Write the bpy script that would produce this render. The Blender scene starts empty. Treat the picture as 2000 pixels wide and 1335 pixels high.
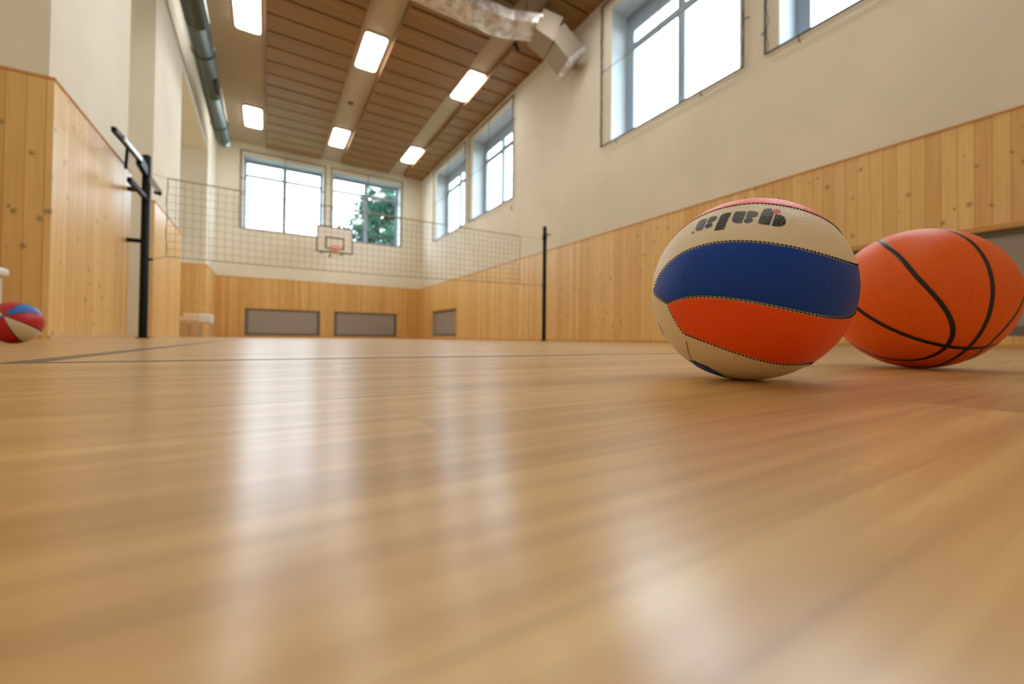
import bpy, bmesh, math, random
from mathutils import Vector, Matrix, Quaternion
PI = math.pi
scene = bpy.context.scene
COL = scene.collection
random.seed(7)

# ------------------------------------------------------------------ camera
YAW, PITCH, ROLL = 0.53613, 0.01491, 0.01017
CAM = Vector((0.0, 0.0, 0.0456))
FPX, CX, CY = 811.98, 1001.58, 648.93          # focal length and optical centre in 2000x1335 pixels
fwd = Vector((math.sin(YAW) * math.cos(PITCH), math.cos(YAW) * math.cos(PITCH), math.sin(PITCH)))
r0 = Vector((math.cos(YAW), -math.sin(YAW), 0)); u0 = r0.cross(fwd)
rgt = r0 * math.cos(ROLL) + u0 * math.sin(ROLL)
upv = -r0 * math.sin(ROLL) + u0 * math.cos(ROLL)
cd = bpy.data.cameras.new('camera'); cam = bpy.data.objects.new('camera', cd); COL.objects.link(cam)
M = Matrix((rgt, upv, -fwd)).transposed().to_4x4(); M.translation = CAM
cam.matrix_world = M
cd.sensor_width = 36.0; cd.sensor_fit = 'HORIZONTAL'
cd.lens = FPX / 2000 * 36.0
cd.shift_x = -(CX - 1000) / 2000
cd.shift_y = (CY - 667.5) / 2000
cd.clip_start = 0.01; cd.clip_end = 300
cd.dof.use_dof = True; cd.dof.focus_distance = 0.44; cd.dof.aperture_fstop = 4.5
scene.camera = cam

# ------------------------------------------------------------------ sky, light level
world = bpy.data.worlds.new('world'); scene.world = world; world.use_nodes = True
bg = world.node_tree.nodes['Background']
bg.inputs[0].default_value = (0.79, 0.905, 1.0, 1); bg.inputs[1].default_value = 6.8
LAMP_STRENGTH = 11.0
scene.view_settings.view_transform = 'Standard'; scene.view_settings.look = 'None'
scene.view_settings.gamma = 1.0; scene.view_settings.use_curve_mapping = False
scene.view_settings.exposure = 0.62
try:
    scene.cycles.use_denoising = True
    scene.cycles.sample_clamp_indirect = 8.0
    scene.cycles.max_bounces = 10; scene.cycles.diffuse_bounces = 6; scene.cycles.transparent_max_bounces = 12
    scene.cycles.caustics_reflective = False; scene.cycles.caustics_refractive = False
except Exception: pass

# ------------------------------------------------------------------ helpers
def lin(c):
    return tuple((v / 255 / 12.92 if v / 255 <= 0.04045 else ((v / 255 + 0.055) / 1.055) ** 2.4) for v in c) + (1.0,)

def mat(name, rgb, rough=0.6, metal=0.0, spec=0.5, emit=0.0, coat=0.0):
    m = bpy.data.materials.new(name); m.use_nodes = True
    b = m.node_tree.nodes['Principled BSDF']
    b.inputs['Base Color'].default_value = lin(rgb)
    b.inputs['Roughness'].default_value = rough; b.inputs['Metallic'].default_value = metal
    b.inputs['Specular IOR Level'].default_value = spec
    b.inputs['Coat Weight'].default_value = coat
    if emit:
        b.inputs['Emission Color'].default_value = lin(rgb); b.inputs['Emission Strength'].default_value = emit
    return m

class NT:
    def __init__(s, m): s.t = m.node_tree; s.b = s.t.nodes['Principled BSDF']
    def n(s, typ, **kw):
        nd = s.t.nodes.new(typ)
        for k, v in kw.items(): setattr(nd, k, v)
        return nd
    def l(s, a, b): s.t.links.new(a, b)
    def val(s, sock, v):
        if isinstance(v, (int, float)): sock.default_value = v
        else: s.l(v, sock)
    def math(s, op, a, b=0.0, c=None):
        nd = s.n('ShaderNodeMath', operation=op); s.val(nd.inputs[0], a); s.val(nd.inputs[1], b)
        if c is not None: s.val(nd.inputs[2], c)
        return nd.outputs[0]
    def noise(s, vec, scale, detail=3, rough=0.5):
        nd = s.n('ShaderNodeTexNoise'); s.l(vec, nd.inputs['Vector']); nd.inputs['Scale'].default_value = scale
        nd.inputs['Detail'].default_value = detail; nd.inputs['Roughness'].default_value = rough
        return nd.outputs[0]
    def coords(s):
        nd = s.n('ShaderNodeTexCoord'); sp = s.n('ShaderNodeSeparateXYZ'); s.l(nd.outputs['Object'], sp.inputs[0])
        return nd.outputs['Object'], sp.outputs
    def comb(s, x, y, z):
        nd = s.n('ShaderNodeCombineXYZ'); s.val(nd.inputs[0], x); s.val(nd.inputs[1], y); s.val(nd.inputs[2], z); return nd.outputs[0]
    def ramp(s, f, stops):
        nd = s.n('ShaderNodeValToRGB'); s.l(f, nd.inputs[0]); e = nd.color_ramp.elements
        while len(e) < len(stops): e.new(0.5)
        for el, (p, c) in zip(e, stops): el.position = p; el.color = lin(c) if len(c) == 3 else c
        return nd.outputs[0]
    def mix(s, f, a, b, blend='MIX'):
        nd = s.n('ShaderNodeMix', data_type='RGBA', blend_type=blend); s.val(nd.inputs[0], f)
        for sock, v in ((nd.inputs[6], a), (nd.inputs[7], b)):
            if isinstance(v, tuple): sock.default_value = v
            else: s.l(v, sock)
        return nd.outputs[2]
    def bump(s, h, strength, dist=0.001):
        nd = s.n('ShaderNodeBump'); nd.inputs['Strength'].default_value = strength; nd.inputs['Distance'].default_value = dist
        s.l(h, nd.inputs['Height']); s.l(nd.outputs[0], s.b.inputs['Normal'])

def wood_boards(name, u_axis, v_axis, light, dark, width=0.125, rough=0.35, knots=True, coat=0.0, offset=0.0):
    """boards run along v_axis, lie side by side along u_axis (0,1,2)"""
    m = mat(name, light, rough, coat=coat); t = NT(m); o, xyz = t.coords()
    u = t.math('ADD', xyz[u_axis], 50.0 + offset); v = xyz[v_axis]
    ub = t.math('DIVIDE', u, width); idx = t.math('FLOOR', ub); fr = t.math('FRACT', ub)
    wn = t.n('ShaderNodeTexWhiteNoise', noise_dimensions='1D'); t.l(idx, wn.inputs['W'])
    rnd = wn.outputs['Value']
    g = t.noise(t.comb(t.math('MULTIPLY', u, 45.0), t.math('ADD', t.math('MULTIPLY', v, 1.6), t.math('MULTIPLY', rnd, 40.0)), idx), 1.0, 4)
    g2 = t.noise(t.comb(t.math('MULTIPLY', u, 14.0), t.math('ADD', t.math('MULTIPLY', v, .9), t.math('MULTIPLY', rnd, 90.0)), idx), 1.0, 2)
    f = t.math('ADD', t.math('MULTIPLY', g, 0.45), t.math('ADD', t.math('MULTIPLY', g2, 0.35), t.math('MULTIPLY', rnd, 0.35)))
    col = t.ramp(f, [(0.3, light), (0.85, dark)])
    if knots:
        vo = t.n('ShaderNodeTexVoronoi', feature='F1', voronoi_dimensions='2D')
        wob = t.math('MULTIPLY', t.noise(o, 9.0, 2), 0.06)
        t.l(t.comb(t.math('MULTIPLY', t.math('ADD', u, wob), 4.2), t.math('MULTIPLY', v, 3.6), 0.0), vo.inputs['Vector'])
        vo.inputs['Scale'].default_value = 1.0
        wn2 = t.n('ShaderNodeTexWhiteNoise', noise_dimensions='3D'); t.l(vo.outputs['Color'], wn2.inputs['Vector'])
        size = t.math('MULTIPLY', t.math('POWER', wn2.outputs['Value'], 1.3), 0.15)
        k = t.n('ShaderNodeMapRange'); t.l(vo.outputs['Distance'], k.inputs[0]); t.l(size, k.inputs[2])
        k.inputs[1].default_value = 0.0; k.inputs[3].default_value = 0.85; k.inputs[4].default_value = 0.0
        col = t.mix(k.outputs[0], col, lin(tuple(int(c * .52) for c in dark)))
    e = t.math('MINIMUM', fr, t.math('SUBTRACT', 1.0, fr))
    s = t.n('ShaderNodeMapRange'); t.l(e, s.inputs[0]); s.inputs[1].default_value = 0.012; s.inputs[2].default_value = 0.035
    s.inputs[3].default_value = 0.5; s.inputs[4].default_value = 0.0
    col = t.mix(s.outputs[0], col, lin(tuple(int(c * .6) for c in dark)))
    t.l(col, t.b.inputs['Base Color'])
    t.bump(t.math('SUBTRACT', t.math('MULTIPLY', g, .1), s.outputs[0]), 0.35, 0.002)
    return m

def plaster(name, rgb, rough=0.85):
    m = mat(name, rgb, rough, spec=.25); t = NT(m); o, xyz = t.coords()
    n1 = t.noise(o, 0.7, 3); c2 = tuple(int(c * .95) for c in rgb)
    t.l(t.ramp(n1, [(0.3, rgb), (0.7, c2)]), t.b.inputs['Base Color'])
    t.bump(t.noise(o, 130.0, 3), 0.15, 0.002)
    return m

def floor_mat():
    m = mat('floor_wood', (190, 140, 88), 0.24, spec=1.0); t = NT(m); o, xyz = t.coords()
    W = 0.068
    yb = t.math('DIVIDE', t.math('ADD', xyz[1], 30.0), W); row = t.math('FLOOR', yb); fy = t.math('FRACT', yb)
    wn = t.n('ShaderNodeTexWhiteNoise', noise_dimensions='1D'); t.l(row, wn.inputs['W'])
    xb = t.math('ADD', t.math('DIVIDE', t.math('ADD', xyz[0], 30.0), 1.15), t.math('MULTIPLY', wn.outputs['Value'], 7.0))
    cx = t.math('FLOOR', xb); fx = t.math('FRACT', xb)
    w2 = t.n('ShaderNodeTexWhiteNoise', noise_dimensions='2D'); t.l(t.comb(row, cx, 0.0), w2.inputs['Vector'])
    rnd = w2.outputs['Value']
    g = t.noise(t.comb(t.math('MULTIPLY', xyz[0], 4.0), t.math('MULTIPLY', xyz[1], 130.0), t.math('MULTIPLY', rnd, 30.0)), 1.0, 5, .6)
    g2 = t.noise(t.comb(t.math('MULTIPLY', xyz[0], 2.0), t.math('MULTIPLY', xyz[1], 26.0), t.math('MULTIPLY', rnd, 60.0)), 1.0, 3)
    f = t.math('ADD', t.math('MULTIPLY', g, 0.62), t.math('ADD', t.math('MULTIPLY', g2, 0.42), t.math('MULTIPLY', rnd, 0.14)))
    col = t.ramp(f, [(0.4, FLOOR_L), (0.57, FLOOR_M), (0.76, FLOOR_D)])
    e = t.math('MINIMUM', t.math('MULTIPLY', t.math('MINIMUM', fy, t.math('SUBTRACT', 1.0, fy)), W), t.math('MULTIPLY', t.math('MINIMUM', fx, t.math('SUBTRACT', 1.0, fx)), 1.15))
    s = t.n('ShaderNodeMapRange'); t.l(e, s.inputs[0]); s.inputs[1].default_value = 0.0; s.inputs[2].default_value = 0.0007
    s.inputs[3].default_value = 0.35; s.inputs[4].default_value = 0.0
    col = t.mix(s.outputs[0], col, lin((110, 72, 40)))
    t.l(col, t.b.inputs['Base Color'])
    t.l(t.math('ADD', t.math('MULTIPLY', g, 0.08), t.math('ADD', FLOOR_ROUGH - .04, t.math('MULTIPLY', t.noise(o, 3.0, 2), 0.05))), t.b.inputs['Roughness'])
    t.b.inputs['Anisotropic'].default_value = 0.5; t.l(t.comb(0.0, 1.0, 0.0), t.b.inputs['Tangent'])
    t.bump(g, 0.12, 0.0003)
    return m
FLOOR_L, FLOOR_M, FLOOR_D = (224, 185, 121), (206, 161, 100), (176, 130, 73)
FLOOR_ROUGH = 0.265

def dimpled(name, rgb, scale, strength, rough, dist=0.0006, spec=.5, speckle=None):
    m = mat(name, rgb, rough, spec=spec); t = NT(m); o, xyz = t.coords()
    vo = t.n('ShaderNodeTexVoronoi', feature='F1'); t.l(o, vo.inputs['Vector']); vo.inputs['Scale'].default_value = scale
    vo.inputs['Randomness'].default_value = 0.35
    if speckle:
        t.l(t.ramp(vo.outputs['Distance'], [(0.5, rgb), (0.8, speckle)]), t.b.inputs['Base Color'])
    t.bump(vo.outputs['Distance'], strength, dist)
    return m

def foil_mat():
    m = mat('crinkled_foil', (205, 198, 190), 0.36, metal=.6); t = NT(m); o, xyz = t.coords()
    n = t.noise(o, 5.0, 5, .65)
    t.l(t.ramp(n, [(0.35, (176, 160, 146)), (0.62, (232, 230, 230))]), t.b.inputs['Base Color'])
    t.bump(n, 0.5, 0.03); return m

class MB:
    """collects boxes, bars, tubes into one mesh"""
    def __init__(s): s.v = []; s.f = []; s.mi = []; s.sm = []
    def add(s, vs, fs, mi=0, smooth=False):
        b = len(s.v); s.v += [tuple(p) for p in vs]
        for f in fs: s.f.append(tuple(b + i for i in f)); s.mi.append(mi); s.sm.append(smooth)
        return s
    def box(s, x0, x1, y0, y1, z0, z1, mi=0):
        vs = [(x, y, z) for z in (z0, z1) for y in (y0, y1) for x in (x0, x1)]
        return s.add(vs, [(0, 2, 3, 1), (4, 5, 7, 6), (0, 1, 5, 4), (2, 6, 7, 3), (0, 4, 6, 2), (1, 3, 7, 5)], mi)
    def bbox(s, x0, x1, y0, y1, z0, z1, r=0.01, mi=0, seg=2):
        bm = bmesh.new(); bmesh.ops.create_cube(bm, size=1.0)
        for v in bm.verts: v.co = Vector(((x0 + x1) / 2 + v.co.x * (x1 - x0), (y0 + y1) / 2 + v.co.y * (y1 - y0), (z0 + z1) / 2 + v.co.z * (z1 - z0)))
        bmesh.ops.bevel(bm, geom=list(bm.edges), offset=r, segments=seg, affect='EDGES', profile=.5)
        return s.bm(bm, mi)
    def bm(s, bm, mi=0, smooth=False):
        bm.verts.ensure_lookup_table(); bm.verts.index_update()
        s.add([v.co.copy() for v in bm.verts], [tuple(v.index for v in f.verts) for f in bm.faces], mi, smooth); bm.free(); return s
    def tube(s, pts, r, n=10, cap=True, mi=0, smooth=True, closed=False):
        pts = [Vector(p) for p in pts]; rs = r if isinstance(r, (list, tuple)) else [r] * len(pts)
        vs = []; prev = None; N = len(pts)
        for i, p in enumerate(pts):
            a = pts[(i - 1) % N] if (closed or i > 0) else p; b = pts[(i + 1) % N] if (closed or i < N - 1) else p
            d = (b - a).normalized()
            if prev is None:
                x = d.cross(Vector((0, 0, 1)));
                if x.length < .1: x = d.cross(Vector((0, 1, 0)))
            else: x = prev - d * prev.dot(d)
            x.normalize(); prev = x; y = d.cross(x)
            for k in range(n):
                t = 2 * PI * (k + .5) / n; vs.append(p + (x * math.cos(t) + y * math.sin(t)) * rs[i])
        fs = []
        for i in range(N if closed else N - 1):
            j = (i + 1) % N
            for k in range(n): k2 = (k + 1) % n; fs.append((i * n + k, i * n + k2, j * n + k2, j * n + k))
        s.add(vs, fs, mi, smooth)
        if cap and not closed:
            s.add(vs[:n], [tuple(range(n))[::-1]], mi); s.add(vs[-n:], [tuple(range(n))], mi)
        return s
    def build(s, name, mats, parent=None, loc=None):
        me = bpy.data.meshes.new(name); me.from_pydata(s.v, [], s.f)
        if not isinstance(mats, (list, tuple)): mats = [mats]
        for m in mats: me.materials.append(m)
        me.polygons.foreach_set('material_index', s.mi); me.polygons.foreach_set('use_smooth', s.sm)
        me.validate(); me.update()
        o = bpy.data.objects.new(name, me); COL.objects.link(o)
        if loc: o.location = loc
        if parent: o.parent = parent
        return o

def tag(o, label=None, cat=None, group=None, kind=None):
    for k, v in (('label', label), ('category', cat), ('group', group), ('kind', kind)):
        if v: o[k] = v
    return o
def thing(name, label, cat, loc=(0, 0, 0), group=None, rotz=0):
    o = bpy.data.objects.new(name, None); COL.objects.link(o); o.empty_display_size = .05
    o.location = loc; o.rotation_euler = (0, 0, rotz)
    return tag(o, label, cat, group)
def struct(o): o['kind'] = 'structure'; return o

# ------------------------------------------------------------------ materials
PLASTER = plaster('cream_plaster', (237, 231, 213))
CEIL_P = plaster('ceiling_plaster', (192, 176, 154))  # dim light at the ceiling is put into this darker plaster colour
REVEAL = plaster('window_reveal_plaster', (206, 214, 222), .6)
WOOD_Y = wood_boards('pine_boards_long_wall', 1, 2, (242, 206, 140), (216, 170, 102), offset=-.01, rough=.4)
WOOD_X = wood_boards('pine_boards_end_wall', 0, 2, (234, 194, 124), (206, 156, 86), rough=.42)
WOOD_CAP = mat('pine_cap_strip', (206, 154, 88), .45)
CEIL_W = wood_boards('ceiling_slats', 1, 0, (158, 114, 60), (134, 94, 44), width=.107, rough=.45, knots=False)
CEIL_EDGE = mat('ceiling_panel_edge', (140, 100, 58), .6)
CEIL_BACK = mat('ceiling_panel_backing', (52, 36, 22), .8)
FLOOR = floor_mat()
FRAME = mat('window_frame_grey', (150, 164, 178), .45)
GUARD = mat('guard_steel', (70, 66, 60), .5, metal=.3)
ROPE = mat('guard_cord', (96, 90, 86), .8)
BLACK = mat('black_powder_coat', (7, 7, 9), .5, spec=.25)
BLACK_M = mat('black_rubber', (18, 18, 20), .6)
GREYMESH = None
def rad_mesh():
    m = mat('perforated_grille', (150, 146, 140), .55); t = NT(m); o, xyz = t.coords()
    vo = t.n('ShaderNodeTexVoronoi', feature='F1'); t.l(o, vo.inputs['Vector']); vo.inputs['Scale'].default_value = 90; vo.inputs['Randomness'].default_value = 0
    t.l(t.ramp(vo.outputs['Distance'], [(0.3, (84, 80, 76)), (0.42, (172, 166, 158))]), t.b.inputs['Base Color']); return m
GREYMESH = rad_mesh()
GREYFR = mat('grille_frame_grey', (108, 104, 98), .5)
WHITE = mat('white_lacquer', (232, 230, 226), .4)
LAMPFR = mat('lamp_housing', (225, 225, 222), .5)
DIFF = mat('lamp_diffuser', (252, 252, 248), .5, emit=LAMP_STRENGTH)
DUCT = mat('galvanised_steel', (84, 92, 86), .36, metal=.85)
FOIL = foil_mat()
def glass():
    m = bpy.data.materials.new('window_glass'); m.use_nodes = True; nt = m.node_tree; nt.nodes.clear()
    o = nt.nodes.new('ShaderNodeOutputMaterial'); mx = nt.nodes.new('ShaderNodeMixShader'); tr = nt.nodes.new('ShaderNodeBsdfTransparent')
    gl = nt.nodes.new('ShaderNodeBsdfGlossy'); gl.inputs['Roughness'].default_value = .02
    lw = nt.nodes.new('ShaderNodeLayerWeight'); pw = nt.nodes.new('ShaderNodeMath'); pw.operation = 'POWER'; pw.inputs[1].default_value = 4.0
    fr = nt.nodes.new('ShaderNodeMath'); fr.operation = 'MULTIPLY_ADD'; fr.inputs[1].default_value = .5; fr.inputs[2].default_value = .04
    nt.links.new(lw.outputs['Facing'], pw.inputs[0]); nt.links.new(pw.outputs[0], fr.inputs[0])
    tr.inputs[0].default_value = (.97, .99, .99, 1)
    nt.links.new(fr.outputs[0], mx.inputs[0]); nt.links.new(tr.outputs[0], mx.inputs[1]); nt.links.new(gl.outputs[0], mx.inputs[2]); nt.links.new(mx.outputs[0], o.inputs[0])
    return m
GLASS = glass()

# ------------------------------------------------------------------ room shell
XR, YF, XL = 6.35, 19.61, -1.70          # panelling faces
XRP, YFP, XLP = 6.37, 19.63, -1.745      # plaster faces
XREC = -2.60                             # back of the wall recesses
YB, ZC, HW = -4.4, 7.75, 2.37
TH = 0.62
WZ0, WZ1 = 4.36, 7.25
R_WIN = [(0.35, 3.2), (3.79, 6.64), (10.87, 13.7), (14.42, 17.4)]
F_WIN = [(-0.86, 2.04), (2.43, 5.38)]
R_RAD = [(0.5, 3.15), (15.03, 17.7)]
F_RAD = [(-0.73, 2.0), (2.56, 5.3)]

struct(MB().box(XREC - .3, XRP + TH, YB - .3, YFP + TH, -.2, 0).build('floor', FLOOR))
ceil = struct(MB().box(XREC - .3, XRP + TH, YB - .3, YFP + TH, ZC, ZC + .3).build('ceiling', CEIL_P))

def wall_with_holes(bx, a0, a1, z0, z1, holes):
    """bx(a0,a1,z0,z1) adds one block; holes = (a0,a1,z0,z1)"""
    cuts = sorted({a0, a1} | {h[0] for h in holes} | {h[1] for h in holes})
    for s, e in zip(cuts, cuts[1:]):
        hs = sorted([h[2:] for h in holes if h[0] <= s + 1e-6 and h[1] >= e - 1e-6])
        z = z0
        for h0, h1 in hs:
            if h0 > z: bx(s, e, z, h0)
            z = h1
        if z < z1: bx(s, e, z, z1)

mb = MB()
wall_with_holes(lambda a, b, z, w: mb.box(XRP, XRP + TH, a, b, z, w), YB, YFP + TH, 0, ZC,
                [(a, b, WZ0, WZ1) for a, b in R_WIN] + [(a, b, .12, 1.2) for a, b in R_RAD])
wall_right = struct(mb.build('wall_right', PLASTER))
mb = MB()
wall_with_holes(lambda a, b, z, w: mb.box(a, b, YFP, YFP + TH, z, w), XREC - .3, XRP, 0, ZC,
                [(a, b, WZ0, WZ1) for a, b in F_WIN] + [(a, b, .07, 1.15) for a, b in F_RAD])
wall_far = struct(mb.build('wall_far', PLASTER))
struct(MB().box(XREC - .3, XRP + TH, YB - .3, YB, 0, ZC).build('wall_back', PLASTER))
mb = MB().box(XREC - .3, XREC, YB, YFP, 0, ZC)
PIL = [(5.43, 7.92), (9.44, 12.02), (16.93, YFP)]
for a, b in PIL: mb.box(XREC, XLP, a, b, 0, ZC)
for a, b in ((YB, 5.43), (7.92, 9.44), (12.02, 16.93)): mb.box(XREC, XLP, a, b, 6.15, ZC)      # lintels over the recesses
wall_left = struct(mb.build('wall_left', PLASTER))

# backs of the radiator niches
mb = MB()
for a, b in R_RAD: mb.box(XRP + .25, XRP + .3, a, b, .12, 1.2)
mb.build('niche_back', PLASTER, wall_right)
mb = MB()
for a, b in F_RAD: mb.box(a, b, YFP + .25, YFP + .3, .07, 1.15)
mb.build('niche_back', PLASTER, wall_far)

# wooden wainscot
mb = MB()
wall_with_holes(lambda a, b, z, w: mb.box(XR, XRP, a, b, z, w), YB, YF, 0, HW, [(a, b, .12, 1.2) for a, b in R_RAD])
mb.build('wainscot', WOOD_Y, wall_right)
MB().box(XR - .012, XRP, YB, YF - .012, HW, HW + .018).build('cap_strip', WOOD_CAP, wall_right)
mb = MB()
for a, b in R_RAD:
    mb.box(XR - .014, XR, a - .05, b + .05, 1.2, 1.25); mb.box(XR - .014, XR, a - .05, a, .12, 1.2); mb.box(XR - .014, XR, b, b + .05, .12, 1.2)
mb.build('niche_trim', WOOD_CAP, wall_right)
mb = MB()
wall_with_holes(lambda a, b, z, w: mb.box(a, b, YF, YFP, z, w), XLP, XR, 0, HW, [(a, b, .07, 1.15) for a, b in F_RAD])
mb.build('wainscot', WOOD_X, wall_far)
MB().box(XL, XR, YF - .012, YFP, HW, HW + .018).build('cap_strip', WOOD_CAP, wall_far)
mb = MB()
for i, (a, b) in enumerate(PIL): mb.box(XLP, XL, a - .03, b + (.02 if i < 2 else -.03), 0, HW)
mb.build('wainscot', WOOD_Y, wall_left)
mb = MB()
for i in (0, 2): mb.box(XREC, XLP, PIL[i][0] - .03, PIL[i][0], 0, HW)
mb.build('wainscot_return', WOOD_X, wall_left)
mb = MB()
for i, (a, b) in enumerate(PIL):
    mb.box(XLP, XL + .012, a - .042, b + (.03 if i < 2 else -.03), HW, HW + .018)
    if i != 1: mb.box(XREC, XLP, a - .042, a, HW, HW + .018)
mb.build('cap_strip', WOOD_CAP, wall_left)
struct(MB().box(XR - .02, XR, YB, YF - .02, 0, .035).build('baseboard_right', WOOD_CAP))
mb = MB()
for a, b in PIL[:2]: mb.box(XL, XL + .018, a - .03, b + .02, 0, .035)
struct(mb.build('baseboard_left', mat('pale_skirting', (214, 180, 138), .4)))
struct(MB().box(XL, XR - .02, YF - .02, YF, 0, .035).build('baseboard_far', WOOD_CAP))

# slatted wooden ceiling panels between the plaster strips
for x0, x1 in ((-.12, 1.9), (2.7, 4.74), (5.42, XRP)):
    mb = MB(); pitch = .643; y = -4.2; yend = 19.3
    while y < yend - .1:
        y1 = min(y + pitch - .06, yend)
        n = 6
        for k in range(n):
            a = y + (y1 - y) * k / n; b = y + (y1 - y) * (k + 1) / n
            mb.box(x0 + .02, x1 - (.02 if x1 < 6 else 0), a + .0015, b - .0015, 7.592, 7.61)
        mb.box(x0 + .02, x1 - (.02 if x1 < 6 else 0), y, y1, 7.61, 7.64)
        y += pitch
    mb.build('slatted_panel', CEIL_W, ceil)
    mb = MB().box(x0, x0 + .02, -4.2, yend, 7.585, ZC)
    if x1 < 6: mb.box(x1 - .02, x1, -4.2, yend, 7.585, ZC)
    mb.box(x0, x1, yend, yend + .02, 7.585, ZC)
    mb.build('panel_edge', CEIL_EDGE, ceil)
    MB().box(x0 + .02, x1 - .02, -4.2, yend, 7.65, 7.67).build('panel_backing', CEIL_BACK, ceil)

# ------------------------------------------------------------------ windows
def window(n, axis, a0, a1, wall):
    """axis 'y': in the right wall (opening a0..a1 along y); axis 'x': in the far wall"""
    d0, d1 = .47, .55
    def B(mb, a, b, d, e, z0, z1):
        if axis == 'y': mb.box(wall + d, wall + e, a, b, z0, z1)
        else: mb.box(a, b, wall + d, wall + e, z0, z1)
    r = MB()                                   # painted reveal lining
    B(r, a0 + .0005, a0 + .006, .004, .6, WZ0, WZ1); B(r, a1 - .006, a1 - .0005, .004, .6, WZ0, WZ1)
    B(r, a0, a1, .004, .6, WZ1 - .006, WZ1 - .0005); B(r, a0, a1, .004, .6, WZ0 + .0005, WZ0 + .008)
    root = struct(r.build('window_%d' % n, REVEAL))
    f = MB(); w = .18 if axis == 'y' else .07; wt = .38 if axis == 'y' else .13
    B(f, a0 + .006, a0 + w, d0, d1, WZ0 + .008, WZ1 - .006); B(f, a1 - w, a1 - .006, d0, d1, WZ0 + .008, WZ1 - .006)
    B(f, a0 + w, a1 - w, d0, d1, WZ0 + .008, WZ0 + .09); B(f, a0 + w, a1 - w, d0, d1, WZ1 - wt, WZ1 - .006)
    mid = (a0 + a1) / 2; B(f, mid - .05, mid + .05, d0, d1, WZ0 + .09, WZ1 - wt)
    zt = 6.48 if axis == 'y' else 6.6
    B(f, a0 + w, mid - .05, d0, d1, zt - .035, zt + .035); B(f, mid + .05, a1 - w, d0, d1, zt - .035, zt + .035)
    f.build('window_frame', FRAME, root)
    s = MB()
    for p, q in ((a0 + w, mid - .05), (mid + .05, a1 - w)):
        for z0, z1 in ((WZ0 + .09, zt - .035), (zt + .035, WZ1 - wt)):
            t = .028
            B(s, p, p + t, d0 - .012, d0, z0, z1); B(s, q - t, q, d0 - .012, d0, z0, z1)
            B(s, p + t, q - t, d0 - .012, d0, z0, z0 + t); B(s, p + t, q - t, d0 - .012, d0, z1 - t, z1)
    s.build('sash', FRAME, root)
    g = MB()
    for p, q in ((a0 + w, mid - .05), (mid + .05, a1 - w)):
        for z0, z1 in ((WZ0 + .09, zt - .035), (zt + .035, WZ1 - wt)): B(g, p, q, .51, .516, z0, z1)
    g.build('glass', GLASS, root)
    # light enters through the opening: a portal guides the sky light sampling
    L = bpy.data.lights.new('window_portal', 'AREA'); L.shape = 'RECTANGLE'; L.size = a1 - a0; L.size_y = WZ1 - WZ0
    L.cycles.is_portal = True
    lo = bpy.data.objects.new('window_portal', L); COL.objects.link(lo)
    if axis == 'y': lo.location = (wall + .6, mid, (WZ0 + WZ1) / 2); lo.rotation_euler = (0, PI / 2, 0); L.size, L.size_y = WZ1 - WZ0, a1 - a0
    else: lo.location = (mid, wall + .6, (WZ0 + WZ1) / 2); lo.rotation_euler = (-PI / 2, 0, 0)
    lo.parent = None
    return root
for i, (a, b) in enumerate(R_WIN): window(i + 1, 'y', a, b, XRP)
for i, (a, b) in enumerate(F_WIN): window(i + 5, 'x', a, b, YFP)

# steel guard frames with cords hooked in front of the windows
def guard(axis, a0, a1, z0, z1, wall, cords, label):
    P = (lambda a, d, z: (wall - d, a, z)) if axis == 'y' else (lambda a, d, z: (a, wall - d, z))
    r = thing('ball_guard_frame', label, 'window guard', P((a0 + a1) / 2, .05, z0), group='ball guard frames in front of the windows')
    o = Vector(r.location)
    def T(pts, rad, mb, n=8): mb.tube([Vector(p) - o for p in pts], rad, n)
    d = .05; m = MB(); c = .04
    for p, q in (((a0, z0), (a1, z0)), ((a1, z0), (a1, z1)), ((a1, z1), (a0, z1)), ((a0, z1), (a0, z0))):
        T([P(p[0], d, p[1]), P(q[0], d, q[1])], .014, m)
    m.build('steel_rod', GUARD, r)
    mid = (a0 + a1) / 2; m = MB()
    T([P(mid, d, z0), P(mid + .012, d, (z0 + z1) / 2), P(mid, d, z1)], .007 if axis == 'y' else .012, m, 6); m.build('cord', ROPE, r)
    for z in cords:
        m = MB(); T([P(a0, d, z), P((a0 + a1) / 2, d, z - .02), P(a1, d, z)], .007 if axis == 'y' else .014, m, 6); m.build('cord', ROPE, r)
    # loosely laced edge cord
    m = MB(); k = 26; pts = []
    for i in range(k + 1):
        z = z0 + (z1 - z0) * i / k; pts.append(P(a1 - .03 - .018 * math.sin(i * 1.9), d, z))
    T(pts, .005, m, 5); m.build('lacing', ROPE, r); m = MB(); pts = [P(a0 + .03 + .018 * math.sin(i * 1.7), d, z0 + (z1 - z0) * i / k) for i in range(k + 1)]; T(pts, .005, m, 5)
    m.build('lacing', ROPE, r)
    for (a, z, oa, oz) in ((a0, z0 + .75, -1, 0), (a0, z1 - .75, -1, 0), (a1, z0 + .35, 1, 0), (a1, z1 - .75, 1, 0), (a0 + .75, z0, 0, -1), (a1 - .45, z0, 0, -1)):
        h = MB(); T([P(a, d, z), P(a + oa * .06, d * .6, z + oz * .06), P(a + oa * .07, -.0, z + oz * .07)], .008, h, 6)
        h.build('hook', GUARD, r)
guard('y', .2, 3.37, 4.31, 7.42, XRP, (5.95,), 'dark rod guard frame over the window cut by the top right picture edge')
guard('y', 3.7, 6.9, 4.31, 7.45, XRP, (5.95,), 'dark rod guard frame over the large window above the volleyball')
guard('y', 10.75, 13.92, 4.31, 7.42, XRP, (5.95,), 'dark rod guard frame on the right wall, between the foil duct and the corner one')
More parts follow.
